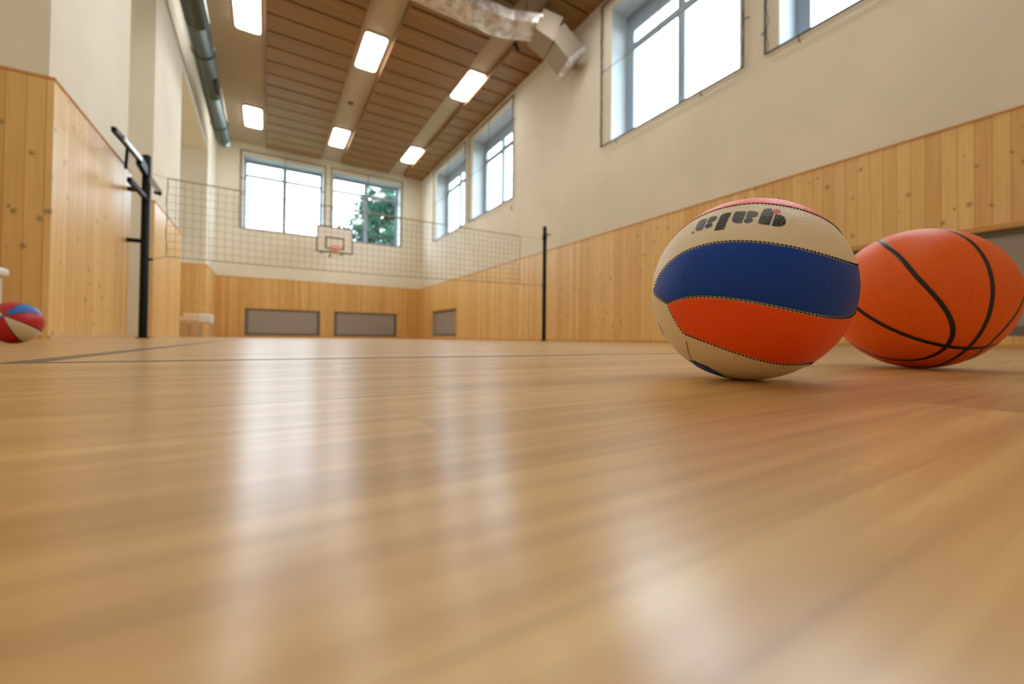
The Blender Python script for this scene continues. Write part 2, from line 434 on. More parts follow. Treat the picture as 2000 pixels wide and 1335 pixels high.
guard('y', 14.25, 17.65, 4.31, 7.42, XRP, (5.95,), 'dark rod guard frame on the right wall closest to the far corner')
guard('x', -.96, 2.12, 4.34, 7.42, YFP, (6.3, 5.66), 'dark rod guard frame on the far wall over the window with only white sky')
guard('x', 2.35, 5.45, 4.34, 7.42, YFP, (6.3, 5.66), 'dark rod guard frame on the far wall over the window with the tree')

# radiator grilles in the wainscot niches
def grille(axis, a0, a1, z0, z1, wall, label):
    r = thing('radiator_grille', label, 'radiator cover', (wall, (a0 + a1) / 2, z0) if axis == 'y' else ((a0 + a1) / 2, wall, z0), group='grey radiator grilles in the panelling')
    h = (a1 - a0) / 2; H = z1 - z0
    def B(m, a, b, d, e, p, q):
        if axis == 'y': m.box(d, e, a, b, p, q)
        else: m.box(a, b, d, e, p, q)
    f = MB(); w = .12
    B(f, -h, h, .03, .05, 0, .1); B(f, -h, h, .03, .05, H - .07, H); B(f, -h, -h + w, .03, .05, .1, H - .07); B(f, h - w, h, .03, .05, .1, H - .07)
    f.build('frame', GREYFR, r)
    g = MB(); B(g, -h + w, h - w, .036, .046, .1, H - .07); g.build('perforated_sheet', GREYMESH, r)
grille('y', *R_RAD[0], .12, 1.2, XRP, 'grey radiator grille behind the orange basketball')
grille('y', *R_RAD[1], .12, 1.2, XRP, 'small looking grey radiator grille on the right wall near the far corner')
grille('x', *F_RAD[0], .07, 1.15, YFP, 'wide grey radiator grille on the far wall, left one of the two')
grille('x', *F_RAD[1], .07, 1.15, YFP, 'grey radiator grille on the far wall, next to the corner')

# ------------------------------------------------------------------ ceiling lamps
def lamp(x0, x1, y0, y1, label):
    r = thing('ceiling_lamp', label, 'ceiling lamp', ((x0 + x1) / 2, (y0 + y1) / 2, ZC), group='lit rectangular ceiling lamps')
    hx, hy = (x1 - x0) / 2, (y1 - y0) / 2
    MB().bbox(-hx, hx, -hy, hy, -.06, 0, .012).build('housing', LAMPFR, r)
    bm = bmesh.new(); pts = []; R = .09
    for cx, cy, s in ((hx - .02 - R, hy - .02 - R, 0), (-hx + .02 + R, hy - .02 - R, 1), (-hx + .02 + R, -hy + .02 + R, 2), (hx - .02 - R, -hy + .02 + R, 3)):
        for k in range(7): t = PI / 2 * (s + k / 6); pts.append((cx + R * math.cos(t), cy + R * math.sin(t)))
    m = MB(); n = len(pts); vs = [(x, y, -.06) for x, y in pts] + [(x, y, -.075) for x, y in pts]
    m.add(vs, [tuple(range(n, 2 * n))[::-1]] + [(i, (i + 1) % n, n + (i + 1) % n, n + i) for i in range(n)])
    m.build('diffuser', DIFF, r); bm.free()
rows = [('second row from the far wall', 10.75, 12.3), ('row nearest the far wall', 16.35, 17.9), ('overhead row', 5.15, 6.7), ('unseen row added behind the camera', -.4, 1.15)]  # last row is unseen, added to light the fronts of the balls
cols = [('left ceiling strip', -.78, -.22), ('middle ceiling strip', 2.02, 2.6), ('right ceiling strip', 4.88, 5.42)]
for rn, y0, y1 in rows:
    for cn, x0, x1 in cols: lamp(x0, x1, y0, y1, 'lit white ceiling lamp, %s, %s' % (cn, rn))

# smoke detector on the middle strip
r = thing('smoke_detector', 'small round grey detector on the ceiling strip between two lamps', 'smoke detector', (2.28, 14.45, ZC))
MB().tube([(0, 0, 0), (0, 0, -.03)], .085, 24).build('base', GREYFR, r)
MB().tube([(0, 0, -.03), (0, 0, -.05), (0, 0, -.075)], [.07, .065, .035], 24).build('sensor_head', mat('detector_grey', (110, 112, 108), .5), r)

# ------------------------------------------------------------------ ducts
r = thing('ventilation_duct', 'dark round metal duct running along the top of the left wall', 'duct', (-1.34, 5.0, 6.6))
pts = []; rs = []; y = -9.3
while y < 11.95:
    for dy, rr in ((0, .215), (.015, .219), (.03, .219), (.045, .215)): pts.append((0, y + dy, 0)); rs.append(rr)
    y += 3.0
pts += [(0, 11.9, 0), (0, 12.0, 0)]; rs += [.215, .205]
pts = [(p, q) for p, q in zip(pts, rs) if p[1] <= 12.0]
pts.sort(key=lambda t: t[0][1])
MB().tube([p for p, _ in pts], [q for _, q in pts], 32).build('pipe', DUCT, r)
MB().box(.09, .2, 7.75, 8.35, -.2, -.06).build('outlet_grille', BLACK_M, r)
MB().box(.19, .225, 8.3, 9.9, -.11, -.02).build('side_plate', mat('pale_plate', (190, 186, 178), .45), r)
for yy in (-2, 3.2, 6.8, 10.6):
    h = MB(); h.tube([(0 + .225 * math.cos(a * PI / 12), yy, .225 * math.sin(a * PI / 12)) for a in range(24)], .012, 6, closed=True)
    h.tube([(0, yy, .22), (0, yy, ZC - 6.6)], .008, 6); h.build('hanger', DUCT, r)

def sect(path, w, h, jitter, seed):
    """octagonal duct along a path (pt, right, up)"""
    rnd = random.Random(seed); vs = []; oct_ = [(1, .45), (.45, 1), (-.45, 1), (-1, .45), (-1, -.45), (-.45, -1), (.45, -1), (1, -.45)]
    for p, x, y, k in path:
        for a, b in oct_:
            j = 1 + rnd.uniform(-jitter, jitter); vs.append(Vector(p) + Vector(x) * a * w * .5 * k * j + Vector(y) * b * h * .5 * k * j)
    fs = []; n = 8
    for i in range(len(path) - 1):
        for k in range(n): k2 = (k + 1) % n; fs.append((i * n + k, (i + 1) * n + k, (i + 1) * n + k2, i * n + k2))
    fs.append(tuple(range(n))); fs.append(tuple(range((len(path) - 1) * n, len(path) * n))[::-1])
    return vs, fs
r = thing('insulated_duct', 'crinkled silver foil duct crossing under the ceiling to the right wall', 'duct', (4.0, 8.1, 7.1))
path = []; X = -.8
o = Vector((4.0, 8.1, 7.1))
while X < 4.45:
    path.append((Vector((X, 8.12, 7.14)) - o, (0, 1, 0), (0, 0, 1), 1.0 + .02 * math.sin(X * 9))); X += .16
for p, x in (((4.62, 8.08, 7.15), (.15, .99, 0)), ((4.8, 8.02, 7.16), (.3, .95, 0)), ((5.02, 7.94, 7.17), (.35, .93, 0)), ((5.3, 7.84, 7.18), (.35, .93, 0))):
    path.append((Vector(p) - o, x, (0, 0, 1), .96))
vs, fs = sect(path, .62, .5, .018, 3); MB().add(vs, fs, smooth=False).build('foil_sleeve', FOIL, r)
# elbow and outlet hood at the wall
def prism(a, b, wa, ha, wb, hb, up=(0, 0, 1)):
    a, b = Vector(a) - o, Vector(b) - o; d = (b - a).normalized(); x = d.cross(Vector(up)).normalized(); y = x.cross(d)
    vs = [a + x * sx * wa / 2 + y * sy * ha / 2 for sx, sy in ((-1, -1), (1, -1), (1, 1), (-1, 1))] + [b + x * sx * wb / 2 + y * sy * hb / 2 for sx, sy in ((-1, -1), (1, -1), (1, 1), (-1, 1))]
    return vs, [(0, 1, 2, 3), (7, 6, 5, 4), (0, 4, 5, 1), (1, 5, 6, 2), (2, 6, 7, 3), (3, 7, 4, 0)]
FOIL2 = mat('grey_sheet_metal', (158, 144, 126), .55, metal=.3)
vs, fs = prism((5.2, 7.88, 7.18), (5.62, 7.76, 7.0), .6, .52, .66, .62); MB().add(vs, fs).build('elbow', FOIL2, r)
vs, fs = prism((5.6, 7.78, 7.02), (6.1, 7.66, 6.5), .62, .5, .66, .5); MB().add(vs, fs).build('outlet_hood', FOIL2, r)
vs, fs = prism((6.04, 7.67, 6.56), (6.12, 7.65, 6.48), .72, .56, .72, .56); MB().add(vs, fs).build('hood_rim', FOIL, r)
MB().tube([Vector((5.0, 7.95, 7.4)) - o, Vector((5.0, 7.95, ZC)) - o], .01, 6).build('hanger', GUARD, r)
m = MB().tube([Vector((2.9, 8.12, 7.38)) - o, Vector((2.9, 8.12, 7.6)) - o], .01, 6)
m.build('hanger', GUARD, r)
MB().tube([Vector((4.93, 8.35, 7.0)) - o, Vector((5.06, 8.42, 6.93)) - o], .05, 12).build('dark_plug', BLACK_M, r)

# ------------------------------------------------------------------ volleyball net and posts
YN = 7.78
NETM = mat('net_cord', (140, 124, 100), .85)
TAPE = mat('net_tape', (170, 150, 118), .8)
r = thing('volleyball_net', 'fine meshed volleyball net stretched across the hall between two black posts', 'net', (1.75, YN, 1.17))
x0, x1 = -1.27 - 1.75, 4.78 - 1.75
def ztop(x): t = (x - x0) / (x1 - x0); return (2.335 + (2.30 - 2.335) * t - .02 * math.sin(PI * t)) - 1.17
def zbot(x): t = (x - x0) / (x1 - x0); return (1.19 + (1.25 - 1.19) * t - .03 * math.sin(PI * t)) - 1.17
m = MB(); nx, nz = 60, 10
XS = [x0 + (x1 - x0) * i / nx for i in range(nx + 1)]
for i, x in enumerate(XS):
    wob = .012 * math.sin(i * .7)
    m.tube([(x, wob * .2, zbot(x)), (x, wob, (zbot(x) + ztop(x)) / 2), (x, wob * .2, ztop(x))], .0028, 4, cap=False, smooth=False)
for k in range(1, nz):
    m.tube([(x, .012 * math.sin(i * .7) * math.sin(PI * k / nz), zbot(x) + (ztop(x) - zbot(x)) * k / nz) for i, x in enumerate(XS)], .0028, 4, cap=False, smooth=False)
m.build('mesh', NETM, r)
MB().tube([(x, 0, ztop(x)) for x in XS], .010, 6).build('top_band', TAPE, r)
MB().tube([(x, 0, zbot(x)) for x in XS], .006, 6).build('bottom_cord', NETM, r)
for xs, s in ((x0, -1), (x1, 1)):
    m = MB().tube([(xs + .01 * math.sin(i * 1.3), 0, zbot(xs) + (ztop(xs) - zbot(xs)) * i / 12) for i in range(13)], .005, 5); m.build('side_cord', NETM, r)
for pts_, rad_, nm_ in (([(x0, 0, zbot(x0)), (x0 - .07, 0, zbot(x0) - .03), (-1.448 - 1.75, 0, zbot(x0) - .06)], .005, 'tie_cord'), ([(x1, 0, zbot(x1)), (5.396 - 1.75, 0, zbot(x1) + .01)], .005, 'tie_cord'),
                        ([(x0, 0, ztop(x0)), (-1.448 - 1.75, 0, ztop(x0) + .03)], .003, 'top_cable'), ([(x1, 0, ztop(x1)), (5.396 - 1.75, 0, ztop(x1) + .02)], .003, 'top_cable')):
    MB().tube(pts_, rad_, 5).build(nm_, NETM, r)

r = thing('net_post', 'thick black net post with side brackets standing against the left wall', 'post', (-1.505, YN, 0), group='black net posts')
MB().tube([(0, 0, .01), (0, 0, 2.6), (0, 0, 2.615)], [.05, .05, .04], 20).build('pole', BLACK, r)
MB().tube([(0, 0, 0), (0, 0, .012)], .085, 24).build('floor_plate', BLACK, r)
def arm(pts, w, h, name, mt=BLACK):
    m = MB(); a, b = Vector(pts[0]), Vector(pts[1]); d = (b - a).normalized(); x = d.cross(Vector((0, 0, 1))).normalized(); y = x.cross(d)
    vs = [p + x * sx * w / 2 + y * sy * h / 2 for p in (a, b) for sx, sy in ((-1, -1), (1, -1), (1, 1), (-1, 1))]
    m.add(vs, [(0, 1, 2, 3), (7, 6, 5, 4), (0, 4, 5, 1), (1, 5, 6, 2), (2, 6, 7, 3), (3, 7, 4, 0)]); return m.build(name, mt, r)
arm([(0, 0, 2.44), (0, -1.5, 2.35)], .045, .055, 'top_arm')
arm([(.03, -.45, 2.40), (.03, -1.25, 2.36)], .02, .05, 'arm_reflection', mat('painted_arm_reflection', (190, 208, 226), .3))  # light blue reflection on the black arm, put in as a coloured strip
arm([(0, -.95, 2.34), (0, -1.0, 2.08)], .03, .03, 'brace')
arm([(0, 0, 2.36), (0, -.42, 2.40)], .06, .13, 'clamp')
arm([(0, 0, 2.0), (-.02, -.75, 2.02)], .05, .06, 'lower_arm')
arm([(0, 0, 1.38), (-.195, 0, 1.38)], .06, .05, 'wall_bracket')
arm([(0, 0, 2.1), (-.195, 0, 2.1)], .06, .05, 'wall_bracket')
arm([(.04, 0, 2.3), (.15, -.02, 2.12)], .05, .07, 'pulley_cover', mat('pale_plastic', (206, 216, 228), .4))
arm([(.09, 0, 2.11), (.17, 0, 2.09)], .04, .05, 'pulley')
MB().tube([(.04, 0, 1.13), (.09, 0, 1.13)], .018, 10).build('cord_hook', BLACK, r)
r = thing('net_post', 'slim black net post standing clear of the right wall, a small hook near its top', 'post', (5.445, YN, 0), group='black net posts')
MB().tube([(0, 0, .01), (0, 0, 2.6), (0, 0, 2.615)], [.045, .045, .035], 20).build('pole', BLACK, r)
MB().tube([(0, 0, 0), (0, 0, .012)], .08, 24).build('floor_plate', BLACK, r)
MB().tube([(0, 0, 2.3), (0, 0, 2.42)], .055, 20).build('collar', BLACK, r); MB().tube([(0, 0, 1.2), (0, 0, 1.3)], .05, 20).build('collar', BLACK, r)
MB().tube([(.04, 0, 2.45), (.14, 0, 2.44), (.15, 0, 2.47)], .014, 8).build('hook', BLACK, r)

# ------------------------------------------------------------------ backboard on the far wall
r = thing('basketball_hoop', 'small white backboard with black outlines and orange rim on the far wall', 'basketball hoop', (2.41, 18.62, 3.52))
MB().bbox(-.71, .71, -.015, .015, 0, 1.09, .004).build('backboard', mat('board_cream', (228, 214, 196), .4), r); board = r.children[0]
def ring(x0, x1, z0, z1, w):
    m = MB(); y0, y1 = -.022, -.0155
    m.box(x0, x1, y0, y1, z0, z0 + w).box(x0, x1, y0, y1, z1 - w, z1).box(x0, x0 + w, y0, y1, z0 + w, z1 - w).box(x1 - w, x1, y0, y1, z0 + w, z1 - w); return m
ring(-.71, .71, 0, 1.09, .045).build('border', BLACK_M, board)
ring(-.36, .36, .16, .66, .045).build('target_rectangle', BLACK_M, board)
ORM = mat('rim_orange', (226, 96, 42), .4)
MB().tube([(.23 * math.cos(a * PI / 16), -.38 + .23 * math.sin(a * PI / 16), .17) for a in range(32)], .011, 8, closed=True).build('rim', ORM, r); rim = [c for c in r.children if c.name.startswith('rim')][0]
MB().box(-.09, .09, -.17, -.016, .1, .185).build('rim_bracket', ORM, r)
m = MB()
for k in range(12):
    for s in (1, -1):
        pts = []
        for j in range(5):
            a = k * PI / 6 + s * j * .26; rr = .225 - .024 * j; pts.append((rr * math.cos(a), -.38 + rr * math.sin(a), .165 - .09 * j))
        m.tube(pts, .005, 4, cap=False)
m.build('hoop_net', mat('hoop_net_cord', (226, 190, 168), .8), rim)
for sx in (-.4, .4):
    m = MB()
    for z in (.2, .7): m.tube([(sx, .016, z), (sx, YFP - 18.62 - .022, z)], .02, 8)
    m.tube([(sx, .1, .2), (sx, .9, .7)], .014, 8); m.box(sx - .04, sx + .04, .97, .988, .12, .78); m.build('wall_bracket', GUARD, r)
MB().tube([(-.16, -.02, .0), (-.2, -.06, -.12)], .012, 8).tube([(-.2, -.1, -.15), (-.2, -.02, -.15)], .045, 12).build('height_crank', BLACK_M, r)

# wall hook on the right wall
r = thing('wall_hook', 'tiny grey hook on the right wall under the narrow windows', 'hook', (XRP, 10.85, 4.0))
MB().box(-.012, 0, -.02, .02, -.06, .06).build('plate', GREYFR, r)
MB().tube([(-.012, 0, .03), (-.05, 0, .03), (-.06, 0, .05)], .007, 6).build('hook_arm', GREYFR, r)

# ------------------------------------------------------------------ stools and bench
WOODSEAT = mat('stool_seat_wood', (226, 196, 160), .45); LEGM = mat('stool_leg_steel', (176, 168, 160), .4, metal=.5)
def stool(x, y, h, seat, label, w=.2, rz=0.0, th=.07):
    r = thing('stool', label, 'stool', (x, y, 0), group='stools by the left wall at the far end', rotz=rz)
    MB().bbox(-w, w, -w, w, h - th, h, .03, seg=3).build('seat', seat, r)
    MB().box(-w + .03, w - .03, -w + .03, w - .03, h - th - .04, h - th).build('seat_rail', WOODSEAT, r)
    for sx in (-1, 1):
        for sy in (-1, 1): MB().tube([(sx * (w - .04), sy * (w - .04), h - th - .04), (sx * (w - .015), sy * (w - .015), 0)], .014, 8).build('leg', LEGM, r)
stool(-2.14, 15.75, .58, WOODSEAT, 'lowest wooden stool at the far left, closest to the pilaster', w=.19, rz=.3, th=.13)
stool(-1.9, 15.15, .68, WOODSEAT, 'pale wooden stool in the middle of the three at the far left', w=.16, rz=.1, th=.22)
stool(-1.56, 15.5, .69, WHITE, 'white topped stool, right one of the three at the far left', w=.17, rz=-.1, th=.26)

r = thing('bench', 'white bench end behind the red, white and blue ball', 'bench', (-1.85, 3.45, 0))
MB().bbox(-.55, .55, -.17, .17, .375, .425, .018, seg=3).build('seat', WHITE, r)
LEGW = mat('bench_leg_white', (214, 208, 202), .5)
for sx in (-1, 1):
    for sy in (-1, 1): MB().bbox(sx * .5 - .025, sx * .5 + .025, sy * .13 - .025, sy * .13 + .025, 0, .375, .006).build('leg', LEGW, r)
MB().box(-.475, .475, -.01, .01, .33, .374).build('rail', LEGW, r)

# ------------------------------------------------------------------ court lines (tape on the floor)
LINE = mat('dark_line_tape', (92, 78, 78), .4)
tag(MB().box(-.35, 6.2, .93, .955, 0, .0006).build('court_line', LINE), 'thin dark line running across the floor in front of the balls', 'floor line', 'dark lines on the floor')
tag(MB().box(-.35, -.31, .955, 16.9, 0, .0006).build('court_line', LINE), 'thin dark line running away along the left side of the floor', 'floor line', 'dark lines on the floor')

# ------------------------------------------------------------------ balls
def slerp(a, b, t):
    a = a.normalized(); b = b.normalized(); w = a.angle(b)
    if w < 1e-6: return a.copy()
    return (a * math.sin((1 - t) * w) + b * math.sin(t * w)) / math.sin(w)
def cube_sphere(R, n, push=None):
    m = MB(); vs = []; fs = []
    for ax in range(3):
        for sg in (-1, 1):
            b = len(vs)
            for i in range(n + 1):
                for j in range(n + 1):
                    u = math.tan((i / n - .5) * PI / 2); v = math.tan((j / n - .5) * PI / 2)
                    p = [0, 0, 0]; p[ax] = sg; p[(ax + 1) % 3] = u * sg; p[(ax + 2) % 3] = v
                    d = Vector(p).normalized(); vs.append(d * (R + (push(d) if push else 0)))
            for i in range(n):
                for j in range(n):
                    q = b + i * (n + 1) + j; fs.append((q, q + n + 1, q + n + 2, q + 1))
    m.add(vs, fs, smooth=True)
    return m
def weld(o, d=1e-5):
    bm = bmesh.new(); bm.from_mesh(o.data); bmesh.ops.remove_doubles(bm, verts=bm.verts, dist=d)
    bmesh.ops.recalc_face_normals(bm, faces=bm.faces); bm.to_mesh(o.data); bm.free()
    return o

# --- volleyball
RV = .105; CV = Vector((.4895, .2837, RV))
NV = Vector((.25, 0, .97)).normalized()
AV = Vector((-.82363157, -.52589911, .21227618)); SV = Vector((.50925713, -.85054696, -.13125184))
def vd(lon, lat):
    lo, la = math.radians(lon), math.radians(lat)
    return (AV * math.cos(lo) + SV * math.sin(lo)) * math.cos(la) + NV * math.sin(la)
def poly(c, lon):
    lim = 84 if len(c) == 4 else 90
    L = max(-75, min(lim, lon)); t = L / 90; v = 0
    for k in c: v = v * t + k
    return v
E1 = lambda s: vd(-100 + 235 * s, 42.7 - 26 * abs((-100 + 235 * s) / 90) ** 2.2 if (-100 + 235 * s) < 0 else 42.7 - 6.5 * ((-100 + 235 * s) / 60))
def curve_fn(c, l0, l1): return lambda s: vd(l0 + (l1 - l0) * s, poly(c, l0 + (l1 - l0) * s))
E2c, E3c, E4c = (33.1, -12.5, -4.5, 9.1), (24.9, 1.5, -7.1, -23.5), (6.5, 21.8, -15.4, -55.9)
E2 = curve_fn(E2c, -71.5, 135); E3 = curve_fn(E3c, -51.3, 135); E4 = curve_fn(E4c, -44.5, 135)
def pix_dir(px, py, c=CV, R=RV):
    """direction, seen from the ball centre, of a mark measured on the ball"""
    d = (fwd + rgt * ((px - CX) / FPX) - upv * ((py - CY) / FPX)).normalized(); o = CAM - c
    b = o.dot(d); q = max(0.0, b * b - (o.dot(o) - R * R))
    return (o + d * (-b - math.sqrt(q))).normalized()
e5p = [pix_dir(1353.7, 703), pix_dir(1381.5, 715), pix_dir(1402, 726.5), pix_dir(1422, 736.5)]
e5ax = e5p[0].cross(e5p[3]).normalized()
def E5(s):
    s *= 3.2
    if s <= 1: 
        k = s * 3; i = min(2, int(k)); return slerp(e5p[i], e5p[i + 1], k - i)
    return Quaternion(e5ax, e5p[0].angle(e5p[3]) * (s - 1)) @ e5p[3]
E6 = lambda s: slerp(E5(s), Vector((-.35, .6, -.7)).normalized(), .35 + .3 * min(1, s * 3))

def shell(fa, fb, n, k, name, mt, parent, R=RV, lift=.0005, rim=.0012):
    """puffed panel between two seam curves on a ball"""
    vs = []; fs = []
    for i in range(n + 1):
        a, b = fa(i / n), fb(i / n); w = a.angle(b) * R; le = i / n
        for j in range(k + 1):
            t = j / k; e = min(t, 1 - t) * w; e2 = min(le, 1 - le) * n * .004
            f = 1 - math.exp(-min(e, e2) / .0014)
            vs.append(slerp(a, b, t) * (R - .0006 + (lift + .0006) * f))
    for i in range(n):
        for j in range(k): q = i * (k + 1) + j; fs.append((q, q + k + 1, q + k + 2, q + 1))
    o = MB().add(vs, fs, smooth=True).build(name, mt, parent)
    bm = bmesh.new(); bm.from_mesh(o.data)
    bmesh.ops.recalc_face_normals(bm, faces=bm.faces)
    f0 = bm.faces[:][0]
    if f0.normal.dot(f0.calc_center_median()) < 0: bmesh.ops.reverse_faces(bm, faces=bm.faces)
    bm.to_mesh(o.data); bm.free()
    return o
def stitches(curves, R, name, mt, parent, step=.0032, size=(.0011, .00045), seam=.00035):
    m = MB()
    for fn, s0, s1 in curves:
        pts = [fn(s0 + (s1 - s0) * i / 300) for i in range(301)]
        ring_ = pts[::3]; vs = []; fs = []
        for i, p in enumerate(ring_):
            a = ring_[max(0, i - 1)]; b = ring_[min(len(ring_) - 1, i + 1)]; d = (b - a).normalized(); x = d.cross(p).normalized()
            vs += [(p + x * seam / R).normalized() * (R + .00012), (p - x * seam / R).normalized() * (R + .00012)]
        for i in range(len(ring_) - 1): fs.append((2 * i, 2 * i + 1, 2 * i + 3, 2 * i + 2))
        m.add(vs, fs)
        acc = 0
        for a, b in zip(pts, pts[1:]):
            acc += (b - a).length * R
            if acc >= step:
                acc = 0; d = (b - a).normalized(); x = d.cross(b).normalized(); dd = (d + x * .9).normalized(); nn = b.cross(dd).normalized()
                c = b * R; l, w = size; q = []
                for h in (-.0002, .00075):
                    q += [c + b * h + dd * l * sx + nn * w * sy for sx, sy in ((-1, -1), (1, -1), (1, 1), (-1, 1))]
                m.add(q, [(0, 1, 2, 3), (7, 6, 5, 4), (0, 4, 5, 1), (1, 5, 6, 2), (2, 6, 7, 3), (3, 7, 4, 0)])
    return m.build(name, mt, parent)

VCREAM = dimpled('volleyball_cream', (240, 226, 196), 480, .8, .42)
VBLUE = dimpled('volleyball_blue', (5, 68, 180), 480, .9, .45, spec=.3)
VORANGE = dimpled('volleyball_orange', (255, 88, 12), 480, .9, .42, spec=.35)
VINK = dimpled('volleyball_print', (26, 28, 26), 430, .4, .4, speckle=(120, 120, 106))
VRED = mat('volleyball_red_dot', (226, 70, 70), .4)
STIT = mat('stitch_thread', (48, 34, 26), .8)
vball = thing('volleyball', 'cream, blue and orange volleyball with black lettering on the wooden floor', 'ball', (CV.x, CV.y, 0))
vb = Vector((0, 0, RV))
def up(o): o.location = vb; return o
cov = cube_sphere(RV, 90).build('cream_cover', VCREAM, vball); up(weld(cov))
upper = lambda s: vd(-100 + 235 * s, 72)
up(shell(E1, upper, 160, 40, 'orange_panel', VORANGE, vball))
up(shell(E3, E2, 200, 46, 'blue_panel', VBLUE, vball))
up(shell(E4, E3, 200, 46, 'orange_panel', VORANGE, vball))
E5b = lambda s: slerp(E5(s), E6(s), 1.0)
up(shell(E5, E6, 60, 14, 'blue_panel', VBLUE, vball))
# small panels on the far side, so the ball is complete from every side
bk = [(lambda s, q=q: vd(152 + 96 * s, q)) for q in (-50, -18, 14)]
up(shell(bk[0], bk[1], 80, 30, 'blue_panel', VBLUE, vball)); up(shell(bk[1], bk[2], 80, 30, 'orange_panel', VORANGE, vball))
EE = lambda s: slerp(pix_dir(1340.5, 664), pix_dir(1352.5, 703), s)
E2E3 = lambda s: slerp(E2(0), E3(0), s); E3E4 = lambda s: slerp(E3(0), E4(0), s)
up(stitches([(E2, 0, 1), (E3, 0, 1), (E4, 0, 1), (E1, 0, 1), (E5, 0, .3)], RV + .0001, 'stitching', STIT, vball))
up(stitches([(EE, 0, 1), (E2E3, 0, 1), (E3E4, 0, 1)], RV + .0001, 'stitching', STIT, vball, step=.004, size=(.0006, .0003), seam=.00028))
# printed lettering
def decal(polys, name, mt, lift=.00035, par=None):
    m = MB()
    for P in polys:
        bm = bmesh.new()
        f = bm.faces.new([bm.verts.new((x, y, 0)) for x, y in P]); 
        if f.calc_area() == 0: bm.free(); continue
        bmesh.ops.triangulate(bm, faces=[f])
        bmesh.ops.subdivide_edges(bm, edges=bm.edges[:], cuts=3, use_grid_fill=True)
        for v in bm.verts:
            v.co = pix_dir(1330 + v.co.x / 8.696, 390 + v.co.y / 8.696) * (RV + lift)
        bmesh.ops.recalc_face_normals(bm, faces=bm.faces)
        for f in bm.faces:
            if f.normal.dot(f.calc_center_median()) < 0: f.normal_flip()
        m.bm(bm, smooth=True)
    return m.build(name, mt, cov)
def ell(cx, cy, rx, ry, rot=0, n=22):
    a = math.radians(rot); return [(cx + rx * math.cos(t) * math.cos(a) - ry * math.sin(t) * math.sin(a), cy + rx * math.cos(t) * math.sin(a) + ry * math.sin(t) * math.cos(a)) for t in [2 * PI * k / n for k in range(n)]]
LET = [
 [(245, 505), (262, 450), (285, 405), (310, 370), (360, 335), (440, 318), (440, 330), (415, 400), (365, 500), (330, 520), (270, 525)],
 [(440, 395), (455, 358), (475, 320), (520, 290), (600, 280), (620, 295), (600, 330), (560, 365), (500, 385)],
 ell(470, 438, 72, 36, -25),
 [(565, 525), (600, 440), (640, 350), (680, 270), (740, 235), (860, 215), (840, 260), (800, 335), (770, 400), (735, 500), (650, 512)],
 [(865, 350), (890, 270), (920, 215), (960, 200), (1105, 200), (1110, 215), (1085, 270), (1055, 340), (1030, 395), (950, 400), (890, 385)],
 [(1100, 305), (1118, 250), (1135, 200), (1180, 190), (1260, 200), (1310, 225), (1310, 260), (1270, 290), (1200, 300)],
 ell(1147, 352, 78, 44, -10),
 [(1305, 400), (1340, 300), (1365, 240), (1390, 190), (1430, 155), (1520, 148), (1545, 158), (1530, 180), (1535, 215), (1575, 240), (1545, 320), (1505, 430), (1400, 420)],
 [(1540, 440), (1570, 350), (1605, 250), (1680, 255), (1750, 290), (1785, 360), (1770, 420), (1710, 450), (1620, 455)]]
decal(LET, 'lettering', VINK)
decal([ell(1622, 195, 70, 37, 3)], 'red_dot', VRED)
def stroke(pts, w):
    out = []
    for (x0, y0), (x1, y1) in zip(pts, pts[1:]):
        d = math.hypot(x1 - x0, y1 - y0); nx, ny = -(y1 - y0) / d * w / 2, (x1 - x0) / d * w / 2
        out.append([(x0 + nx, y0 + ny), (x1 + nx, y1 + ny), (x1 - nx, y1 - ny), (x0 - nx, y0 - ny)])
    return out
decal(stroke(ell(205, 558, 26, 13, -30, 10) + [ell(205, 558, 26, 13, -30, 10)[0]], 6) + stroke([(195, 562), (212, 548)], 7), 'small_mark', VINK)
g = lambda x, y: ((x - 1330) * 8.696, (y - 390) * 8.696)
sm = []
for L_ in ([(1280.6, 625.5), (1281.4, 628.5)], [(1284.5, 631), (1287.5, 638), (1289, 641)], [(1286.5, 632), (1291, 640), (1295, 650), (1299, 659), (1302.5, 666)], [(1289, 646), (1291.5, 649.5)], [(1291, 643), (1293.5, 652), (1297, 660)]):
    sm += stroke([g(*p) for p in L_], 7)
decal(sm, 'small_mark', VINK)

# --- orange basketball
RK = .1249; CK = Vector((1.0165, .27397, RK))
e1 = Vector((-.3731, -.56361, -.73698)).normalized(); tb = Vector((-.84, .542, .011)); ta = tb.cross(e1)
e1.normalize(); ta = (ta - e1 * ta.dot(e1)).normalized(); tb = (tb - e1 * tb.dot(e1) - ta * tb.dot(ta)).normalized()
def kd(phi, lat): return (e1 * math.cos(phi) + ta * math.sin(phi)) * math.cos(lat) + tb * math.sin(lat)
OFF = math.radians(.3)
def seamA(t): return kd(2 * PI * t, OFF)
def seamB(t): a = 2 * PI * t; return kd(.047, 0) * math.cos(a) + tb * math.sin(a)
def loopp(sg):
    def f(t):
        ph = 2 * PI * t; la = math.radians(13.9 + 30 * (lambda q: .917 * q ** 2 + 1.508 * q ** 3 - 1.44 * q ** 4)(abs(math.sin(ph)))); return kd(ph, OFF + sg * la)
    return f
CURVES = [seamA, seamB, loopp(1), loopp(-1)]
samples = [[f(i / 360) for i in range(361)] for f in CURVES]
